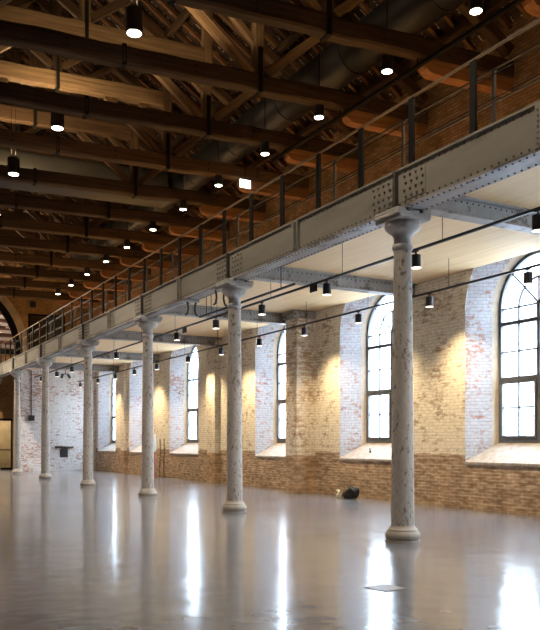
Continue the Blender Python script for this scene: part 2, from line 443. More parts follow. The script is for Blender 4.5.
# gable wall with lunette, gallery doorway and a doorway below
b = MB()
LR = 4.2; LZ = 7.0
T = 0.5
def gq(x0, x1, z0, z1, y=YN): b.box(x0, x1, y, y + T, z0, z1)
gq(XL, 7.55, 0, LZ - .2); gq(9.05, XW, 0, ZD1)                 # beside the door below
gq(7.55, 9.05, 3.0, LZ - .2); gq(9.05, 9.94, ZD1, LZ - .2)
gq(12.14, XW, ZD1, LZ - .2); gq(12.14, XW, LZ - .2, 16)
gq(CEN + LR, 9.94, LZ - .2, 16); gq(9.94, 12.14, 9.3, 16); gq(XL, CEN - LR, LZ - .2, 16)
n = 36
for i in range(n):
    t0, t1 = math.pi * i / n, math.pi * (i + 1) / n
    x0, x1 = CEN + LR * math.cos(t0), CEN + LR * math.cos(t1)
    z0, z1 = LZ + LR * math.sin(t0), LZ + LR * math.sin(t1)
    b.hull([(x0, YN, z0), (x1, YN, z1), (x1, YN, 16), (x0, YN, 16)], [(x0, YN + T, z0), (x1, YN + T, z1), (x1, YN + T, 16), (x0, YN + T, 16)])
struct(b.build('wall_gable', M['gable']))
# closed annex added behind the lunette to shut out daylight, ante-room behind the door
b = MB()
b.quad([(XL, 53.8, 3.4), (XW, 53.8, 3.4), (XW, 53.8, 13), (XL, 53.8, 13)])
b.quad([(XL, YN + T, 12.9), (XW, YN + T, 12.9), (XW, 53.8, 12.9), (XL, 53.8, 12.9)])
b.quad([(XL, YN + T, 5.3), (XW, YN + T, 5.3), (XW, 53.8, 5.3), (XL, 53.8, 5.3)])
b.quad([(XL, YN + T, 3.4), (XL, 53.8, 3.4), (XL, 53.8, 13), (XL, YN + T, 13)])
b.quad([(XW, YN + T, 3.4), (XW, 53.8, 3.4), (XW, 53.8, 13), (XW, YN + T, 13)])
struct(b.build('wall_annex', M['salmon']))
b = MB()
b.quad([(5.5, 51.5, 0), (XW, 51.5, 0), (XW, 51.5, 3.4), (5.5, 51.5, 3.4)])
b.quad([(5.5, YN + T, 3.4), (XW, YN + T, 3.4), (XW, 51.5, 3.4), (5.5, 51.5, 3.4)])
b.quad([(5.5, YN + T, 0), (5.5, 51.5, 0), (5.5, 51.5, 3.4), (5.5, YN + T, 3.4)])
b.quad([(XW, YN + T, 0), (XW, 51.5, 0), (XW, 51.5, 3.4), (XW, YN + T, 3.4)])
struct(b.build('wall_anteroom', M['tan']))

# lunette window
w = proto('window_9'); w.location = (CEN, YN, LZ); ORG['window_9'] = Vector((CEN, YN, LZ)); struct(w)
def ringY(b, r0, r1, y0, y1, a0=0, a1=math.pi, n=36):
    for i in range(n):
        t0 = a0 + (a1 - a0) * i / n; t1 = a0 + (a1 - a0) * (i + 1) / n
        P = lambda r, t, y: (CEN + r * math.cos(t), y, LZ + r * math.sin(t))
        b.hull([P(r0, t0, y0), P(r1, t0, y0), P(r1, t0, y1), P(r0, t0, y1)], [P(r0, t1, y0), P(r1, t1, y0), P(r1, t1, y1), P(r0, t1, y1)])
b = MB(); ringY(b, 4.2, 4.62, YN - .06, YN); b.build('arch_band', M['tan'], w)
b = MB(); ringY(b, 3.85, 4.2, YN + .05, YN + .3); b.box(CEN - 4.2, CEN + 4.2, YN + .05, YN + .3, LZ - .2, LZ + .1)
b.build('window_frame', M['iron'], w)
b = MB()
for t in (45, 90, 135): b.tube((CEN, YN + .2, LZ), (CEN + 3.9 * math.cos(R(t)), YN + .2, LZ + 3.9 * math.sin(R(t))), .05, n=4)
b.build('glazing_bar', M['iron'], w)
b = MB(); b.bm.faces.new([b.bm.verts.new((CEN + 3.86 * math.cos(math.pi * i / 36), YN + .22, LZ + .1 + 3.8 * math.sin(math.pi * i / 36))) for i in range(37)])
b.build('pane', M['glass'], w)
for i in range(8):
    z = 6.9 + .48 * i
    b = MB(); b.box(5.6, 10.6, 53.55, 53.79, z, z + .2)
    tag(b.build('wall_ledge', M['white']), 'white horizontal ledge behind the arched gable window, %s of the stack' % ['lowest', 'second from bottom', 'third from bottom', 'fourth from bottom', 'fifth from bottom', 'sixth from bottom', 'seventh from bottom', 'topmost'][i],
        'ledge', 'white ledges behind the arch')

# gallery doorway
d = proto('door_2'); d.location = (11.04, YN, ZD1); ORG['door_2'] = Vector((11.04, YN, ZD1)); struct(d)
b = MB(); b.box(9.94, 10.04, YN - .05, YN + .4, ZD1, 9.3); b.box(12.04, 12.14, YN - .05, YN + .4, ZD1, 9.3); b.box(10.04, 12.04, YN - .05, YN + .4, 9.2, 9.3)
b.build('door_frame', M['iron'], d)
b = MB(); b.box(10.04, 11.0, YN + .2, YN + .26, ZD1, 9.2); b.build('door_leaf', M['darkbeam'], d)
b = MB(); b.box(11.0, 12.04, YN + .3, YN + .36, ZD1, 9.2); b.build('door_leaf', M['paleduct'], d)
# lower door with glazed leaves
d = proto('door_1'); d.location = (8.3, YN, 0); ORG['door_1'] = Vector((8.3, YN, 0)); struct(d)
b = MB(); b.box(7.55, 7.63, YN, YN + .2, 0, 3.0); b.box(8.97, 9.05, YN, YN + .2, 0, 3.0); b.box(7.63, 8.97, YN, YN + .2, 2.88, 3.0); b.box(7.63, 8.97, YN, YN + .2, 0.0, .1)
b.build('door_frame', M['iron'], d)
b = MB(); b.box(8.27, 8.33, YN + .06, YN + .12, .1, 2.88); b.box(7.63, 8.27, YN + .07, YN + .11, 1.12, 1.18); b.box(8.33, 8.97, YN + .07, YN + .11, 1.12, 1.18)
b.build('door_leaf', M['handrail'], d)
b = MB(); b.quad([(7.63, YN + .09, .1), (8.97, YN + .09, .1), (8.97, YN + .09, 2.88), (7.63, YN + .09, 2.88)]); b.build('pane', M['glass'], d)

# roof underside
b = MB()
zr = lambda x: ZEAVE + .02 + PITCH * (XW - abs(x - CEN) - CEN)
rid = ZEAVE + .02 + PITCH * (XW - CEN)
for xe in (XW + .3, XL - .3):
    ze = ZEAVE + .02 - PITCH * .3
    b.hull([(xe, YB - .3, ze), (CEN, YB - .3, rid), (CEN, YB - .3, rid + .15), (xe, YB - .3, ze + .15)], [(xe, YN + .5, ze), (CEN, YN + .5, rid), (CEN, YN + .5, rid + .15), (xe, YN + .5, ze + .15)])
struct(b.build('ceiling', M['tiles']))

# ------------------------------------------------------------------ windows
def make_window():
    w = proto('window_1')
    X = 0.0
    b = MB()
    b.box(X, X + .09, -HWG, -HWG + .08, 0, ZSP - ZSG); b.box(X, X + .09, HWG - .08, HWG, 0, ZSP - ZSG)
    b.box(X, X + .09, -HWG + .08, HWG - .08, 0, .11)
    h = ZSP - ZSG
    b.arcbar(X, 0, h, HWG - .08, HWG, .09, 0, math.pi, 32)
    b.build('window_frame', M['winframe'], w)
    b = MB(); b.box(X + .005, X + .085, -.045, .045, .11, h); b.build('mullion', M['winframe'], w)
    for z, t in ((1.50, .10), (2.81, .09)):
        b = MB(); b.box(X + .01, X + .08, -HWG + .08, HWG - .08, z - t / 2, z + t / 2); b.build('transom', M['winframe'], w)
    b = MB()
    for y in (-.60, .60): b.box(X + .02, X + .07, y - .02, y + .02, .11, h)
    for z in (.83, 2.14, h): b.box(X + .022, X + .068, -HWG + .08, HWG - .08, z - .02, z + .02)
    b.arcbar(X + .02, 0, h, .58, .62, .05, 0, math.pi, 24)
    for t in (45, 135): b.slant(X + .024, 0, h, 1.14 * math.cos(R(t)), h + 1.14 * math.sin(R(t)), .045, .045)
    b.slant(X + .024, 0, h, 0, h + .62, .045, .045)
    b.build('glazing_bar', M['winframe'], w)
    for s in (-1, 1):      # opening casement below the lower transom
        b = MB()
        y0, y1 = (-HWG + .08, -.045) if s < 0 else (.045, HWG - .08)
        for q in ((y0, y0 + .05, .11, 1.45), (y1 - .05, y1, .11, 1.45), (y0 + .05, y1 - .05, .11, .17), (y0 + .05, y1 - .05, 1.39, 1.45)):
            b.box(X - .02, X + .05, *q)
        c = b.build('casement', M['winframe'], w)
    b = MB()
    pts = [(HWG - .02, .02)] + [((HWG - .02) * math.cos(math.pi * i / 32), h + (HWG - .02) * math.sin(math.pi * i / 32)) for i in range(33)] + [(-HWG + .02, .02)]
    b.bm.faces.new([b.bm.verts.new((X + .045, y, z)) for y, z in pts]); b.build('pane', M['glass'], w)
    b = MB()
    n = 10
    a = [(XW - XG - .03, -HWF, ZSF - ZSG - .05), (XW - XG - .03, HWF, ZSF - ZSG - .05), (XW - XG - .03, HWF, ZSF - ZSG + .01), (XW - XG - .03, -HWF, ZSF - ZSG + .01)]
    c = [(-.001, -HWG, -.05), (-.001, HWG, -.05), (-.001, HWG, .0), (-.001, -HWG, .0)]
    b.hull(a, c); b.build('sill', M['sill'], w)
    return w
w0 = make_window(); struct(w0)
for i, c in enumerate(WIN):
    w = w0 if i == 0 else dup(w0, (0, 0, 0))
    w.location = (XG, c, ZSG); w.name = 'window_%d' % (i + 1)

# ------------------------------------------------------------------ columns
def make_column():
    c = proto('iron_column')
    b = MB()
    b.lathe([(.275, 0), (.275, .025), (.252, .03), (.268, .06), (.277, .10), (.268, .14), (.242, .165), (.236, .175), (.236, .195), (.215, .215), (.197, .235), (.187, .26)], n=40)
    b.build('base', M['base'], c, True)
    b = MB(); b.lathe([(.182, .25), (.177, 1.2), (.167, 2.4), (.153, 3.6), (.140, 4.62)], n=36); b.build('shaft', M['column'], c, True)
    b = MB(); b.lathe([(.140, 4.60), (.158, 4.62), (.168, 4.645), (.168, 4.665), (.158, 4.69), (.140, 4.70)], n=36); b.build('neck_ring', M['capital'], c, True)
    b = MB(); b.lathe([(.139, 4.69), (.139, 4.80), (.152, 4.835), (.18, 4.87), (.225, 4.90), (.262, 4.93), (.282, 4.965), (.286, 5.0), (.278, 5.02), (.278, 5.05)], n=40)
    b.build('capital', M['capital'], c, True)
    b = MB()
    b.box(-.29, .29, -.33, .33, 5.045, 5.10); b.box(-.335, .335, -.30, .30, 5.10, 5.155)
    b.box(-.335, -.16, -.30, .30, 5.155, 5.20); b.box(.16, .335, -.30, .30, 5.155, 5.20); b.box(-.10, .10, -.30, .30, 5.155, 5.19)
    b.build('bearing_block', M['capital'], c, bevel=.012)
    return c
pc = make_column()
clab = ['worn grey cast iron column nearest the camera, largest, dark chips near its foot',
        'grey iron column second from the camera, left of the brick pier',
        'grey iron column third from the camera, dark scuff at shoulder height',
        'grey iron column fourth from the camera, before the corner of the white end wall',
        'grey iron column fifth from the camera, between junction box and niche of the white end wall',
        'grey iron column sixth from the camera, beside the dark steel post and glazed door',
        'farthest grey iron column, cut by the left edge of the picture']
for i, y in enumerate(COLY):
    c = pc if i == 0 else dup(pc, (0, 0, 0))
    c.location = (XC, y, 0); tag(c, clab[i], 'column', 'cast iron columns carrying the gallery')

# ------------------------------------------------------------------ girder
g = thing('riveted_girder', 'long riveted grey girder carrying the gallery on the row of iron columns', 'girder', (XC, 9.75, 5.2))
GX0, GX1 = 7.64, 8.04
Y0, Y1 = 1.5, 47.7
b = MB(); b.box(GX0 + .03, GX1 - .03, Y0, Y1, 5.235, 5.795)
y = Y0 + .1
while y < Y1:
    b.rivet((GX0 + .03, y, 5.275), (-1, 0, 0), .019, 1); b.rivet((GX0 + .03, y, 5.755), (-1, 0, 0), .019, 1); y += .13
b.build('web', [M['girder'], M['rivet']], g)
b = MB(); b.box(GX0, GX1, Y0, Y1, 5.20, 5.235)
y = Y0 + .1
while y < Y1:
    for x in (GX0 + .055, GX1 - .055): b.rivet((x, y, 5.20), (0, 0, -1), .02, 1)
    y += .12
b.build('bottom_flange', [M['flange'], M['rivet']], g)
b = MB(); b.box(GX0, GX1, Y0, Y1, 5.795, 5.83); b.build('top_flange', M['girder'], g)
for yc in COLY:
    if yc > 47: continue
    b = MB(); b.box(GX0 + .022, GX0 + .03, yc - .75, yc + .55, 5.31, 5.72)
    for i in range(10):
        for j in range(4):
            if i in (4, 5): continue
            b.rivet((GX0 + .022, yc - .70 + i * .133 + .03 * (j % 2), 5.355 + j * .107), (-1, 0, 0), .026, 1)
    sp = b.build('splice_plate', [M['girder'], M['rivet']], g)
    b = MB(); b.box(GX0 - .05, GX0 + .022, yc - .12, yc - .06, 5.25, 5.80); b.build('angle_bar', M['rivet'], sp)
    b = MB()
    for k in range(3): b.rivet((GX0 + .022, yc + .03, 5.40 + k * .10), (-1, 0, 0), .04)
    b.build('bolt', M['bolt'], sp)
yy = [6.8] + [0.5 * (a + c) for a, c in zip(COLY, COLY[1:])]
for yc in yy:
    b = MB(); b.box(GX0 - .01, GX0 + .03, yc - .10, yc + .14, 5.24, 5.795)
    b.box(GX0 - .055, GX0 - .01, yc - .03, yc + .03, 5.25, 5.78)
    for k in range(7):
        b.rivet((GX0 - .01, yc + .09, 5.30 + k * .07), (-1, 0, 0), .016); 
    b.build('stiffener', M['girder'], g)
for yc, nm in ((16.57, 'grey lifting clip with two hooks under the girder just behind the second nearest column'),
               (18.26, 'grey lifting clip with two hooks under the girder midway between second and third column')):
    t = thing('beam_clip', nm, 'clip', (7.84, yc, 4.78), 0, 'lifting clips under the girder')
    for s_ in (-1, 1):
        b = MB(); b.path([(7.84 + s_ * .13, yc, 5.15), (7.84 + s_ * .10, yc, 5.06), (7.84 + s_ * .09, yc, 4.95), (7.84 + s_ * .12, yc, 4.82), (7.84 + s_ * .17, yc, 4.79)], .024, 6); b.build('hook', M['slim'], t)
    b = MB(); b.box(7.66, 8.02, yc - .09, yc + .09, 5.13, 5.178); b.build('plate', M['flange'], t)

# cross beams
def make_cross():
    c = proto('cross_beam')
    b = MB()
    b.box(0, XW - GX1 - .001, -.03, .03, .03, .295)
    x = .08
    while x < XW - GX1:
        b.rivet((x, -.03, .065), (0, -1, 0), .018, 1); b.rivet((x, -.03, .26), (0, -1, 0), .018, 1); x += .13
    b.build('web', [M['flange'], M['rivet']], c)
    for z in (0, .295):
        b = MB(); b.box(0, XW - GX1 - .001, -.13, .13, z, z + .034); b.build('flange', M['flange'], c)
    return c
xp = make_cross()
xy = [3.7] + COLY[:6]
for i, y in enumerate(xy):
    c = xp if i == 0 else dup(xp, (0, 0, 0))
    c.location = (GX1 + .001, y + .12, 5.35)
    lab = 'riveted grey cross beam under the pale gallery soffit, ' + ('over the floor in front of the nearest column' if i == 0 else 'running to the wall from the %s column' % ORD[i - 1])
    tag(c, lab, 'beam', 'cross beams under the gallery')
edges = [0.6] + [y + .12 for y in xy] + [YE + 3.29]
for i, (a, c) in enumerate(zip(edges, edges[1:])):
    b = MB(); b.box(GX1 + .001, XW - .001, a + .002, c - .002, ZD0, ZD1)
    where = 'in front of the nearest cross beam' if i == 0 else ('behind the farthest cross beam' if i == len(edges) - 2 else 'in the %s bay between two cross beams' % ORD[i - 1])
    tag(b.build('soffit_panel', M['soffit']), 'pale timber soffit panel of the gallery, ' + where, 'ceiling panel', 'timber panels of the gallery')
b = MB(); b.box(12.28, XW - .001, 20.66, 21.42, 5.452, 5.679)
tag(b.build('steel_box_bracket', M['flange'], bevel=.01), 'grey steel box bracket on top of the projecting brick pier', 'bracket')

# ------------------------------------------------------------------ railings
r = thing('gallery_railing', 'black gallery railing with brown handrail along the edge of the riveted girder', 'railing', (7.72, 9.75, 5.83))
b = MB(); b.box(7.70, 7.74, 2, 47.7, 6.86, 6.895); b.build('handrail', M['handrail'], r, bevel=.008)
y = 8.11 - 1.33 * 4
while y < 47:
    b = MB(); b.box(7.70, 7.74, y - .055, y + .055, 5.83, 6.86); b.build('post', M['iron'], r); y += 1.33
for z in (6.2, 6.52):
    b = MB(); b.tube((7.72, 2, z), (7.72, 47.7, z), .008, n=6); b.build('rail_wire', M['iron'], r)
r = thing('slim_railing', 'slim grey steel railing on the gallery behind the black handrail railing', 'railing', (8.6, 8.6, 5.83))
for z in (7.16, 6.66):
    b = MB(); b.box(8.588, 8.612, 2.1, 45, z - .013, z + .013); b.build('rail', M['slim'], r)
y = 8.6 - 2.14 * 3
while y < 45:
    b = MB(); b.box(8.58, 8.62, y - .025, y + .025, 5.83, 7.14); b.build('post', M['slim'], r); y += 2.14

# ------------------------------------------------------------------ roof trusses
HALF = XW - CEN
def beam_mesh(name, Ln, w, h, wob=.012, bev=True):
    bm = bmesh.new()
    n = max(2, int(Ln / .45))
    rings = []
    for i in range(n + 1):
        x = Ln * i / n
        dy, dz = random.uniform(-wob, wob), random.uniform(-wob, wob)
        if i in (0, n): dy = dz = 0
        c = .14 * min(w, h)
        ring = []
        for (sy, sz, k) in ((-1, -1, 0), (-1, -1, 1), (-1, 1, 1), (-1, 1, 0), (1, 1, 0), (1, 1, 1), (1, -1, 1), (1, -1, 0)):
            yy_ = sy * (w / 2 - (c if k == 0 else 0)); zz_ = sz * (h / 2 - (c if k == 1 else 0))
            ring.append(bm.verts.new((x, yy_ + dy, zz_ + dz)))
        rings.append(ring)
    for a, c in zip(rings, rings[1:]):
        for k in range(8): bm.faces.new([a[k], a[(k + 1) % 8], c[(k + 1) % 8], c[k]])
    bm.faces.new(rings[0][::-1]); bm.faces.new(rings[-1])
    bmesh.ops.recalc_face_normals(bm, faces=bm.faces[:])
    me = bpy.data.meshes.new(name); bm.to_mesh(me); bm.free(); return me
def beam(name, p0, p1, w, h, mat, parent=None, wob=.012):
    p0, p1 = Vector(p0), Vector(p1); d = p1 - p0
    me = beam_mesh(name, d.length, w, h, wob); me.materials.append(mat)
    o = bpy.data.objects.new(name, me); col.objects.link(o)
    x = d.normalized(); up = Vector((0, 0, 1)) if abs(x.z) < .98 else Vector((1, 0, 0))
    yv = up.cross(x).normalized(); zv = x.cross(yv)
    mt = Matrix((x, yv, zv)).transposed().to_4x4(); mt.translation = p0
    if parent is not None: o.parent = parent
    o.matrix_local = mt
    return o
def make_truss():
    t = proto('roof_truss')
    beam('tie_beam', (-HALF, 0, .20), (HALF, 0, .20), .30, .40, M['beam'], t, .018)
    beam('straining_beam', (-3.02, 0, 2.02), (3.02, 0, 2.02), .26, .46, M['beam'], t, .015)
    beam('king_post', (0, 0, 2.26), (0, 0, 5.45), .24, .26, M['beam'], t)
    for s in (-1, 1):
        beam('queen_post', (s * 3.15, 0, .40), (s * 3.15, 0, 3.45), .24, .26, M['beam'], t)
        pv = .168
        beam('principal_rafter', (s * (HALF - .02), 0, .46 + pv), (s * .02, 0, .46 + pv + PITCH * (HALF - .04)), .24, .28, M['beam'], t)
        beam('strut', (s * 3.33, 0, .46), (s * 5.25, 0, 2.08), .16, .20, M['beam'], t)
        beam('brace', (s * 2.98, 0, .42), (s * 1.35, 0, 1.80), .17, .20, M['beam'], t)
        beam('knee_brace', (s * 3.05, 0, 1.15), (s * 2.35, 0, 1.80), .14, .16, M['beam'], t)
        beam('king_strut', (s * .12, 0, 2.4), (s * 2.35, 0, 4.02), .16, .20, M['beam'], t)
        b = MB()
        prof = [(5.42, -.02), (5.42, -.14), (5.46, -.23), (5.54, -.29), (5.66, -.32), (HALF, -.32), (HALF, -.002), (5.50, -.002)]
        b.hull([(s * x, -.14, z) for x, z in prof], [(s * x, .14, z) for x, z in prof])
        b.build('corbel', M['corbel'], t, bevel=.015)
        b = MB(); b.box(s * 3.15 - .05, s * 3.15 + .05, -.165, .165, -.03, 1.0); b.build('iron_strap', M['iron'], t)
    for x, z0, z1 in ((0, -.03, .42), (0, 1.74, 2.75)):
        b = MB(); b.box(x - .045, x + .045, -.165, .165, z0, z1); b.build('iron_strap', M['iron'], t)
    for x in (-1.2, 1.6, 4.4, 6.0):
        for z in (.13, .28):
            b = MB(); b.rivet((x, -.155, z), (0, -1, 0), .03); b.build('bolt', M['iron'], t)
    return t
tp = make_truss()
SK = math.atan(-.085)
truss_y = []
for i in range(13):
    y = 12.95 + 2.86 * (i - 1) - .085 * (CEN - 10.75) - .15
    truss_y.append(y)
    t = tp if i == 0 else dup(tp, (0, 0, 0))
    t.location = (CEN, y, TIE); t.rotation_euler = (0, 0, SK)
    tag(t, 'old timber roof truss with tie beam, posts and braces, %s to the camera' % ORD[i], 'roof truss', 'timber roof trusses')
for o in [q for q in col.objects if q.name.startswith('tie_beam') and q.parent is not None]:
    yq = o.parent.location.y
    if yq < truss_y[3] + .1 or abs(yq - truss_y[5]) < .1:
        o.material_slots[0].link = 'OBJECT'; o.material_slots[0].material = M['darkbeam']
for o in [q for q in col.objects if q.parent is not None and q.name.split('.')[0] in ('straining_beam', 'brace', 'king_post', 'queen_post', 'knee_brace', 'strut')]:
    yq = o.parent.location.y; k = min(range(13), key=lambda i: abs(truss_y[i] - yq))
    if (k in (3, 4, 7) and o.name.startswith('straining')) or (k in (1, 2, 3) and not o.name.startswith('straining')):
        o.material_slots[0].link = 'OBJECT'; o.material_slots[0].material = M['new_lit_beam']
# above: near ties in dark oak, near posts and braces with lamplight in their tone
# purlins and rafters
def slope_pt(s, dist, off):  # dist measured inward from the wall, off = vertical offset over the rafter underside
    return CEN + s * (HALF - dist), TIE + .46 + off + PITCH * dist
pl = ['lowest', 'second lowest', 'third lowest', 'highest']
for s, side in ((1, 'window'), (-1, 'far left')):
    for k, dist in enumerate((.7, 2.6, 4.6, 6.6)):
        x, z = slope_pt(s, dist, .335 + .115)
        o = beam('purlin', (x, YB, z), (x, YN, z), .16, .19, M['darkbeam'], None, .01)
        tag(o, '%s long dark purlin along the roof slope on the %s side' % (pl[k], side), 'purlin', 'purlins')
rm = None
for s, side in ((1, 'window'), (-1, 'far left')):
    y = 6.0 if s > 0 else 12.27
    me = None
    while y < YN - .2:
        x0, z0 = slope_pt(s, 0.02, (.335 + .24 + .105)); x1, z1 = slope_pt(s, HALF - .02, .335 + .24 + .105)
        if me is None:
            o = beam('rafter', (x0, y, z0), (x1, y, z1), .10, .12, M['rafter'], None, .008); me = o
        else:
            o = me.copy(); col.objects.link(o); o.location.y = y
        tag(o, 'slim common rafter under the tiles on the %s side roof slope' % side, 'rafter', 'common rafters on the %s side' % side)
        y += .55

# ------------------------------------------------------------------ ducts and tray
b = MB()
n = 28
d = thing('air_duct', 'large dark round air duct running along the roof above the tie beams', 'duct', (10.6, 9, 10.85))
b.tube((10.80, YB + .3, 10.88), (10.80, 40, 10.88), .50, n=32); b.build('duct_body', M['duct'], d, True)
y = 6.0
while y < 40:
    b = MB(); b.tube((10.80, y - .03, 10.88), (10.80, y + .03, 10.88), .515, n=32); b.build('joint_ring', M['duct'], d, True); y += 3.1
b = MB(); b.tube((1.0, 26.75 + .085 * 4, 10.62), (10.22, 26.75 - .085 * 4.8, 10.62), .62, n=40)
tag(b.build('cross_duct', M['paleduct'], smooth=True), 'big pale air duct crossing the nave roof behind the pendant at the left edge', 'duct')
b = MB(); b.box(10.59, 10.67, YB + .3, 19, 9.42, 9.46); b.box(10.59, 10.60, YB + .3, 19, 9.46, 9.49); b.box(10.66, 10.67, YB + .3, 19, 9.46, 9.49)
for y in truss_y[:3]:
    yt = y + SK * (10.63 - CEN); b.box(10.62, 10.64, yt - .01, yt + .01, 9.46, TIE)
tag(b.build('cable_tray', M['iron']), 'dark cable tray hanging along the roof beside the row of downlights', 'cable tray')

# ------------------------------------------------------------------ lamps
def light(name, kind, loc, energy, color, **kw):
    l = bpy.data.lights.new(name, kind); l.energy = energy; l.color = color
    for k, v in kw.items(): setattr(l, k, v)
    o = bpy.data.objects.new(name, l); col.objects.link(o); o.location = loc; return o
WARM = (1.0, 0.76, 0.48)
SW = (1.0, 0.70, 0.36)
E_ROW, E_UP, E_DOWN, E_A, E_B = 300, 190, 1000, 230, 430

def make_pendant(r_, h, top):
    p = proto('pendant_lamp')
    b = MB(); b.lathe([(r_ * .82, .0), (r_, .0), (r_, h), (r_ * .9, h + .02), (.05, h + .03)], n=32); b.build('lamp_body', M['black'], p, True)
    b = MB(); b.lathe([(.001, -.012), (r_ * .80, -.012), (r_ * .82, -.002), (.001, -.002)], n=28, cap=False); b.build('lens', M['bulb'], p)
    b = MB(); b.tube((-.06, 0, h), (-.06, 0, top), .006, n=5); b.tube((.06, 0, h), (.06, 0, top), .006, n=5); b.build('cord', M['iron'], p)
    return p
pp = make_pendant(.175, .46, 2.0)
for i, (x, y, z, nm) in enumerate(((5.23, 15.1, 9.83, 'large black cylindrical pendant lamp hung in the nave roof, nearest and brightest'),
                                   (5.06, 20.7, 9.86, 'black cylindrical pendant lamp in the nave roof, second from the camera'),
                                   (4.57, 24.0, 9.56, 'black pendant lamp at the left edge, glowing against the pale cross duct'),
                                   (5.3, 9.1, 9.83, 'added black pendant lamp of the nave row above the picture, over the nearest column'),  # from here on unseen pendants, added to brighten floor, girder and gable
                                   (5.0, 29.5, 9.83, 'added black pendant lamp of the nave row left of the picture, fourth from its front'),
                                   (5.0, 35.5, 9.83, 'added black pendant lamp of the nave row left of the picture, second from the gable'),
                                   (5.0, 41.5, 9.83, 'added black pendant lamp of the nave row left of the picture, nearest the gable'),
                                   (5.3, 3.1, 9.83, 'added black pendant lamp of the nave row above the camera'))):
    p = pp if i == 0 else dup(pp, (0, 0, 0))
    p.location = (x, y, z); tag(p, nm, 'pendant lamp', 'pendant lamps over the nave')
    light('pendant_down', 'SPOT', (x, y, z - .03), E_DOWN * (5 if y > 40 else 1), (1, .84, .66), spot_size=R(174 if y > 40 else 110), spot_blend=.6, shadow_soft_size=.12)  # the added gable pendant is widened and boosted to brighten the gable
    light('pendant_up', 'SPOT', (x, y, z + .62), E_UP * ((3.5 if y > 40 else .12) if y > 26 else 1), (1, .70, .38), spot_size=R(178), spot_blend=.08, shadow_soft_size=.12).rotation_euler = (R(180), 0, 0)
def make_row():
    p = proto('downlight')
    r_, h = .125, .30
    b = MB(); b.lathe([(r_ * .85, .0), (r_, .0), (r_, h), (r_ * .6, h + .03)], n=28); b.build('lamp_body', M['black'], p, True)
    b = MB(); b.lathe([(.001, -.010), (r_ * .84, -.010), (r_ * .85, -.002), (.001, -.002)], n=24, cap=False); b.build('lens', M['bulb'], p)
    b = MB(); b.tube((0, 0, h), (0, 0, 1.55), .012, n=6); b.build('stem', M['iron'], p)
    return p
rp = make_row()
for i in range(12):
    x = 10.08; y = y_at((476, 387, 319, 265, 218.5, 183, 153, 127, 106, 87, 71, 58)[i], 10.08); z = 9.36
    p = rp if i == 0 else dup(rp, (0, 0, 0))
    p.location = (x, y, z); tag(p, 'black round downlight in the row above the gallery, %s to the camera' % ORD[i], 'downlight', 'downlights above the gallery')
    light('downlight_beam', 'SPOT', (x, y, z - .02), E_ROW, WARM, spot_size=R(150), spot_blend=.6, shadow_soft_size=.1)
light('downlight_beam', 'SPOT', (10.08, 7.72, 9.34), E_ROW, WARM, spot_size=R(150), spot_blend=.6, shadow_soft_size=.1)
s_ = thing('emergency_light', 'small white lit emergency panel hanging from a tie beam above the gallery', 'emergency light', (10.8, 21.06, 9.30))
b = MB(); b.box(10.62, 10.98, 21.04, 21.08, 9.30, 9.54); b.build('lit_panel', M['exit'], s_)
b = MB(); b.box(10.60, 11.0, 21.03, 21.09, 9.54, 9.57); b.tube((10.8, 21.06, 9.57), (10.8, 21.06, 10.30), .012, n=6); b.build('hanger', M['iron'], s_)

# lighting tracks under the gallery
XA, XB, ZT = 9.06, 11.92, 5.0
for X, y1, nm in ((XA, 42.0, 'long black lighting track under the gallery, nearer to the columns'), (XB, 43.9, 'long black lighting track under the gallery, nearer to the window wall')):
    t = thing('lighting_track', nm, 'lighting track', (X, 9.75, ZT))
    b = MB(); b.box(X - .022, X + .022, 2.0, y1, ZT, ZT + .045); b.build('rail', M['track'], t)
    y = 4.2
    while y < y1:
        b = MB(); b.tube((X, y, ZT + .045), (X, y, ZD0), .006, n=5); b.build('hanger_wire', M['iron'], t); y += 3.03
t = thing('lighting_track', 'short black lighting track beside the second nearest column, parallel to the long one', 'lighting track', (8.70, 16, 5.0))
b = MB(); b.box(8.68, 8.72, 14.6, 19.7, 5.0, 5.045); b.build('rail', M['track'], t)
for y in (15.2, 18.95, 19.25):
    b = MB(); b.tube((8.70, y, 5.045), (8.70, y, ZD0), .01, n=5); b.build('hanger_wire', M['iron'], t)
def make_spot():
    p = proto('spotlight')
    b = MB(); b.lathe([(.078, -.30), (.088, -.30), (.088, -.075), (.06, -.065)], n=24); b.build('lamp_body', M['black'], p, True)
    b = MB(); b.lathe([(.001, -.304), (.086, -.304), (.086, -.301), (.001, -.301)], n=24, cap=False); b.build('lens', M['spotlens'], p)
    b = MB(); b.tube((0, 0, -.07), (0, 0, 0), .018, n=8); b.box(-.02, .02, -.06, .06, -.02, 0); b.build('adapter', M['track'], p)
    return p
sp0 = make_spot(); first = True
for X, pxs, side in ((XA, (538, 416, 327, 262, 216, 177, 146, 116.5, 72, 57, 41.7), 'column side'), (XB, (528, 429.5, 358.5, 304.5, 259.5, 221.5, 188, 157, 134.5, 115.5, 98, 80.5), 'window side')):
    for i, px in enumerate(pxs):
        y = y_at(px, X)
        p = sp0 if first else dup(sp0, (0, 0, 0)); first = False
        p.location = (X, y, ZT)
        tag(p, 'black cylindrical spotlight on the %s lighting track, %s to the camera' % (side, ORD[i]), 'spotlight', 'spotlights on the %s track' % side)
        if X == XA:
            light('spot_beam', 'SPOT', (X, y, ZT - .32), E_A, (1, .80, .56), spot_size=R(130), spot_blend=1.0, shadow_soft_size=.05)
        elif y < 41:
            o = light('spot_beam', 'SPOT', (X, y, ZT - .32), E_B, (1, .76, .44), spot_size=R(100), spot_blend=1.0, shadow_soft_size=.05)
            o.rotation_euler = (0, R(-24), 0)
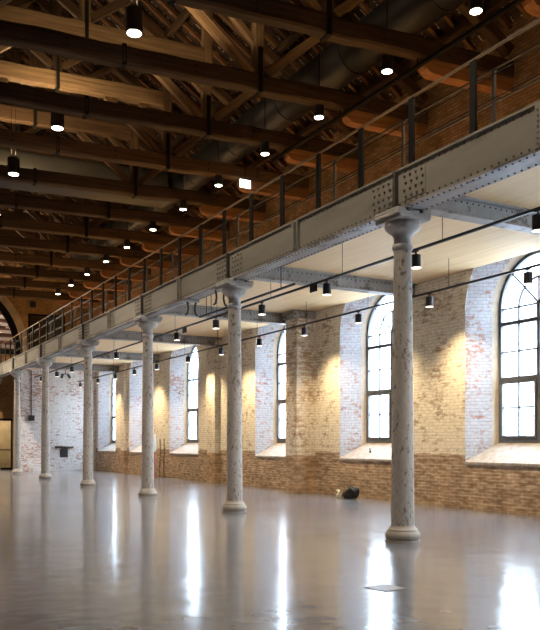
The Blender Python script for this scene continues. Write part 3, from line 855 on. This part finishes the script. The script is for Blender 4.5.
for px, nm in ((313.5, 'flat black driver box on the column side track near the third spotlight'), (184.6, 'flat black driver box on the column side track near the sixth spotlight')):
    y = y_at(px, XA); b = MB(); b.box(XA - .02, XA + .02, y - .13, y + .13, ZT - .15, ZT)
    tag(b.build('spotlight_driver', M['track'], bevel=.006), nm, 'driver box', 'driver boxes on the track')
# ------------------------------------------------------------------ fittings on the end wall
n_ = thing('wall_niche', 'black square niche with a narrow shelf above it in the white end wall', 'niche', (11.24, YE, .8))
b = MB(); b.box(11.01, 11.46, YE - .03, YE - .001, .75, 1.22); b.build('niche_box', M['black'], n_)
b = MB(); b.box(10.75, 11.75, YE - .16, YE - .001, 1.29, 1.37); b.build('shelf', M['iron'], n_)
n_ = thing('junction_box', 'dark junction box with upright conduit on the white end wall', 'junction box', (9.43, YE, 2.8))  # a junction box with its conduit
b = MB(); b.box(9.27, 9.59, YE - .10, YE - .001, 2.80, 3.10); b.build('box_body', M['slim'], n_)
b = MB(); b.tube((9.43, YE - .03, 3.10), (9.43, YE - .03, 5.6), .022, n=8); b.build('conduit', M['slim'], n_)
n_ = thing('twin_spotlight', 'small grey twin spotlight under the gallery soffit before the white end wall', 'spotlight', (11.2, 44.0, 5.3))
b = MB(); b.tube((11.2, 44, 5.45), (11.2, 44, ZD0 - .001), .02, n=8); b.box(11.0, 11.4, 43.97, 44.03, 5.42, 5.46); b.build('mount', M['slim'], n_)
for s in (-1, 1):
    b = MB(); b.tube((11.2 + .15 * s, 44, 5.42), (11.2 + .24 * s, 43.9, 5.22), .07, n=12); b.build('lamp_head', M['slim'], n_)
n_ = thing('loudspeaker', 'small dark box loudspeaker high on the gable wall above the gallery doorway', 'speaker', (10.2, YN, 9.7))
b = MB(); b.box(10.0, 10.35, YN - .25, YN - .02, 9.65, 10.0); b.build('cabinet', M['black'], n_); 
b = MB(); b.box(10.1, 10.25, YN - .02, YN + .005, 9.75, 9.9); b.build('wall_bracket', M['iron'], n_)
b = MB(); b.tube((XW - .02, 39.72, 0), (XW - .02, 39.72, 5.2), .018, n=8)
tag(b.build('conduit', M['slim']), 'thin grey conduit running up the brick wall between the two farthest windows', 'conduit')

# black bag at the wall
bg = thing('black_bag', 'black slumped bag on the floor against the brick wall below the third window', 'bag', (12.55, 18.0, 0))
b = MB()
bmesh.ops.create_icosphere(b.bm, subdivisions=4, radius=1)
for v in b.bm.verts:
    x, y, z = [math.copysign(abs(q) ** .62, q) for q in v.co]
    k = 1 + .10 * math.sin(5 * x + 3 * z) * math.cos(4 * y)
    top = .33 if y < -.1 else .33 - .2 * min(1, (y + .1) * 1.1)
    v.co = (12.55 + x * .17 * k, 18.0 + y * .25 * k, max(0.002, (z * .5 + .5) * top * k))
b.build('bag_body', M['bag'], bg, True)
b = MB(); b.path([(12.55, 17.85, .29), (12.52, 17.9, .36), (12.52, 17.98, .37), (12.55, 18.04, .28)], .012, 6); b.build('handle', M['bag'], bg)
b = MB()
g4 = [[(12.38 + .04 * math.sin(i * 2.1 + j), 18.27 + .045 * j + .02 * math.sin(i * 3), .014 + .075 * i + .012 * math.cos(j * 2.5)) for j in range(5)] for i in range(4)]
V = [[b.bm.verts.new(p) for p in r_] for r_ in g4]
for i in range(3):
    for j in range(4): b.bm.faces.new([V[i][j], V[i][j + 1], V[i + 1][j + 1], V[i + 1][j]])
o = b.build('crumpled_paper', M['paper']); so = o.modifiers.new('s', 'SOLIDIFY'); so.thickness = .006
tag(o, 'crumpled cream paper on the floor beside the black bag', 'paper')
# small black object on the sill of window_4
z = 1.10 + .46 * (.30 / .68)
o = thing('marker_pen', 'small black object lying on the sloping sill of the window behind the nearest column', 'pen', (XW + .30, 18.22, z + .025))
b = MB(); b.tube((XW + .24, 18.15, 1.10 + .46 * .24 / .68 + .04), (XW + .36, 18.33, 1.10 + .46 * .36 / .68 + .04), .03, n=8); b.build('barrel', M['black'], o)
b = MB(); b.tube((XW + .36, 18.33, 1.10 + .46 * .36 / .68 + .04), (XW + .38, 18.36, 1.10 + .46 * .38 / .68 + .04), .022, n=8); b.build('cap', M['iron'], o)
# pole behind the third column
X = 12.6; y = y_at(154.0, X)
o = thing('red_pole', 'slim red pole with a white round top half hidden behind the third column', 'pole', (X, y, 0))
b = MB(); b.lathe([(.14, 0), (.14, .02), (.06, .03), (.05, .05), (.05, 1.15)], (X, y, 0), 16); b.build('pole', M['red'], o, True)
b = MB(); b.lathe([(.05, 1.15), (.10, 1.2), (.12, 1.5), (.12, 1.75), (.09, 1.9), (.02, 1.94)], (X, y, 0), 16); b.build('top', M['white'], o, True)
for k in range(2):
    yy3 = y_at(160 + 4 * k, XW - .03)
    b = MB(); b.path([(XW - .03, yy3, .0), (XW - .03, yy3 + .05, .5), (XW - .03, yy3 - .04, 1.1), (XW - .03, yy3, 1.75)], .018, 6)
    tag(b.build('wall_pipe', M['beam']), 'dark rusty pipe on the brick wall right of the third column, ' + ('left one' if k == 0 else 'right one'), 'pipe')
# floor plate
o = thing('floor_plate', 'small square metal cover plate let into the concrete floor near the nearest column', 'floor plate', (5.15, 6.74, 0), R(8))
b = MB(); b.box(-.16, .16, -.16, .16, .0005, .006); ORG.pop(o.name); p_ = b.build('plate', M['plate'], o, bevel=.002)
b = MB()
for sx in (-1, 1):
    for sy in (-1, 1): b.rivet((sx * .13, sy * .13, .006), (0, 0, 1), .012)
b.build('screws', M['bolt'], o)

# ------------------------------------------------------------------ outside
b = MB(); b.box(14.2, 60, -40, 110, -1.2, -1.0); struct(b.build('floor_yard', M['yard']))
bd = thing('building', 'pale rendered building across the yard with salmon windows, seen through the windows', 'building', (30, 30, -1))
b = MB(); b.box(30, 38, -30, 110, -1, 12); b.build('wall', M['facade'], bd)
y = -26
while y < 105:
    for z in (.6, 4.0, 7.6):
        b = MB(); b.box(29.93, 29.999, y, y + 1.5, z, z + 2.2); b.build('window', M['salmon'], bd)
    y += 3.7
sc = thing('scaffold', 'blue metal scaffold frame in the yard seen through the right hand window', 'scaffold', (21, 19, -1))
for yv_ in (18.2, 20.0):
    b = MB()
    for xx in (20.5, 21.5): b.tube((xx, yv_, -1), (xx, yv_, 2.6), .045, n=8)
    b.tube((20.5, yv_, 2.6), (21.5, yv_, 2.6), .04, n=8); b.build('standard', M['bluepaint'], sc)
b = MB()
for z in (.9, 2.5): b.tube((20.5, 18.2, z), (20.5, 20.0, z), .04, n=8); b.tube((21.5, 18.2, z), (21.5, 20.0, z), .04, n=8)
b.build('ledger', M['bluepaint'], sc)
b = MB(); b.tube((20.5, 18.2, .9), (20.5, 20.0, 2.5), .035, n=8); b.build('diagonal', M['bluepaint'], sc)

# ------------------------------------------------------------------ daylight
wd = bpy.data.worlds.new('sky'); scene.world = wd; wd.use_nodes = True
bgn = wd.node_tree.nodes['Background']
bgn.inputs[0].default_value = (0.66, 0.82, 1.0, 1); bgn.inputs[1].default_value = 26.0
for c in WIN:
    l = bpy.data.lights.new('window_portal', 'AREA'); l.shape = 'RECTANGLE'; l.size = 4.6; l.size_y = 2.5
    l.cycles.is_portal = True
    o = bpy.data.objects.new('window_portal', l); col.objects.link(o)
    o.location = (XG + .25, c, 3.75); o.rotation_euler = (0, R(90), 0)
light('anteroom_lamp', 'POINT', (8.5, 49.8, 2.9), 130, (1, .80, .52), shadow_soft_size=.1)
light('annex_fill', 'POINT', (7, 51, 12.2), 500, (1, .82, .66), shadow_soft_size=.2)  # fill added to brighten the annex brick, without a fixture

vs = scene.view_settings
vs.view_transform = 'Standard'; vs.look = 'None'; vs.gamma = 1.0; vs.exposure = 0.42; vs.use_curve_mapping = False
cy = scene.cycles
cy.use_denoising = True
cy.max_bounces = 10; cy.diffuse_bounces = 5; cy.glossy_bounces = 4; cy.transparent_max_bounces = 12
cy.sample_clamp_indirect = 6.0; cy.caustics_reflective = False; cy.caustics_refractive = False
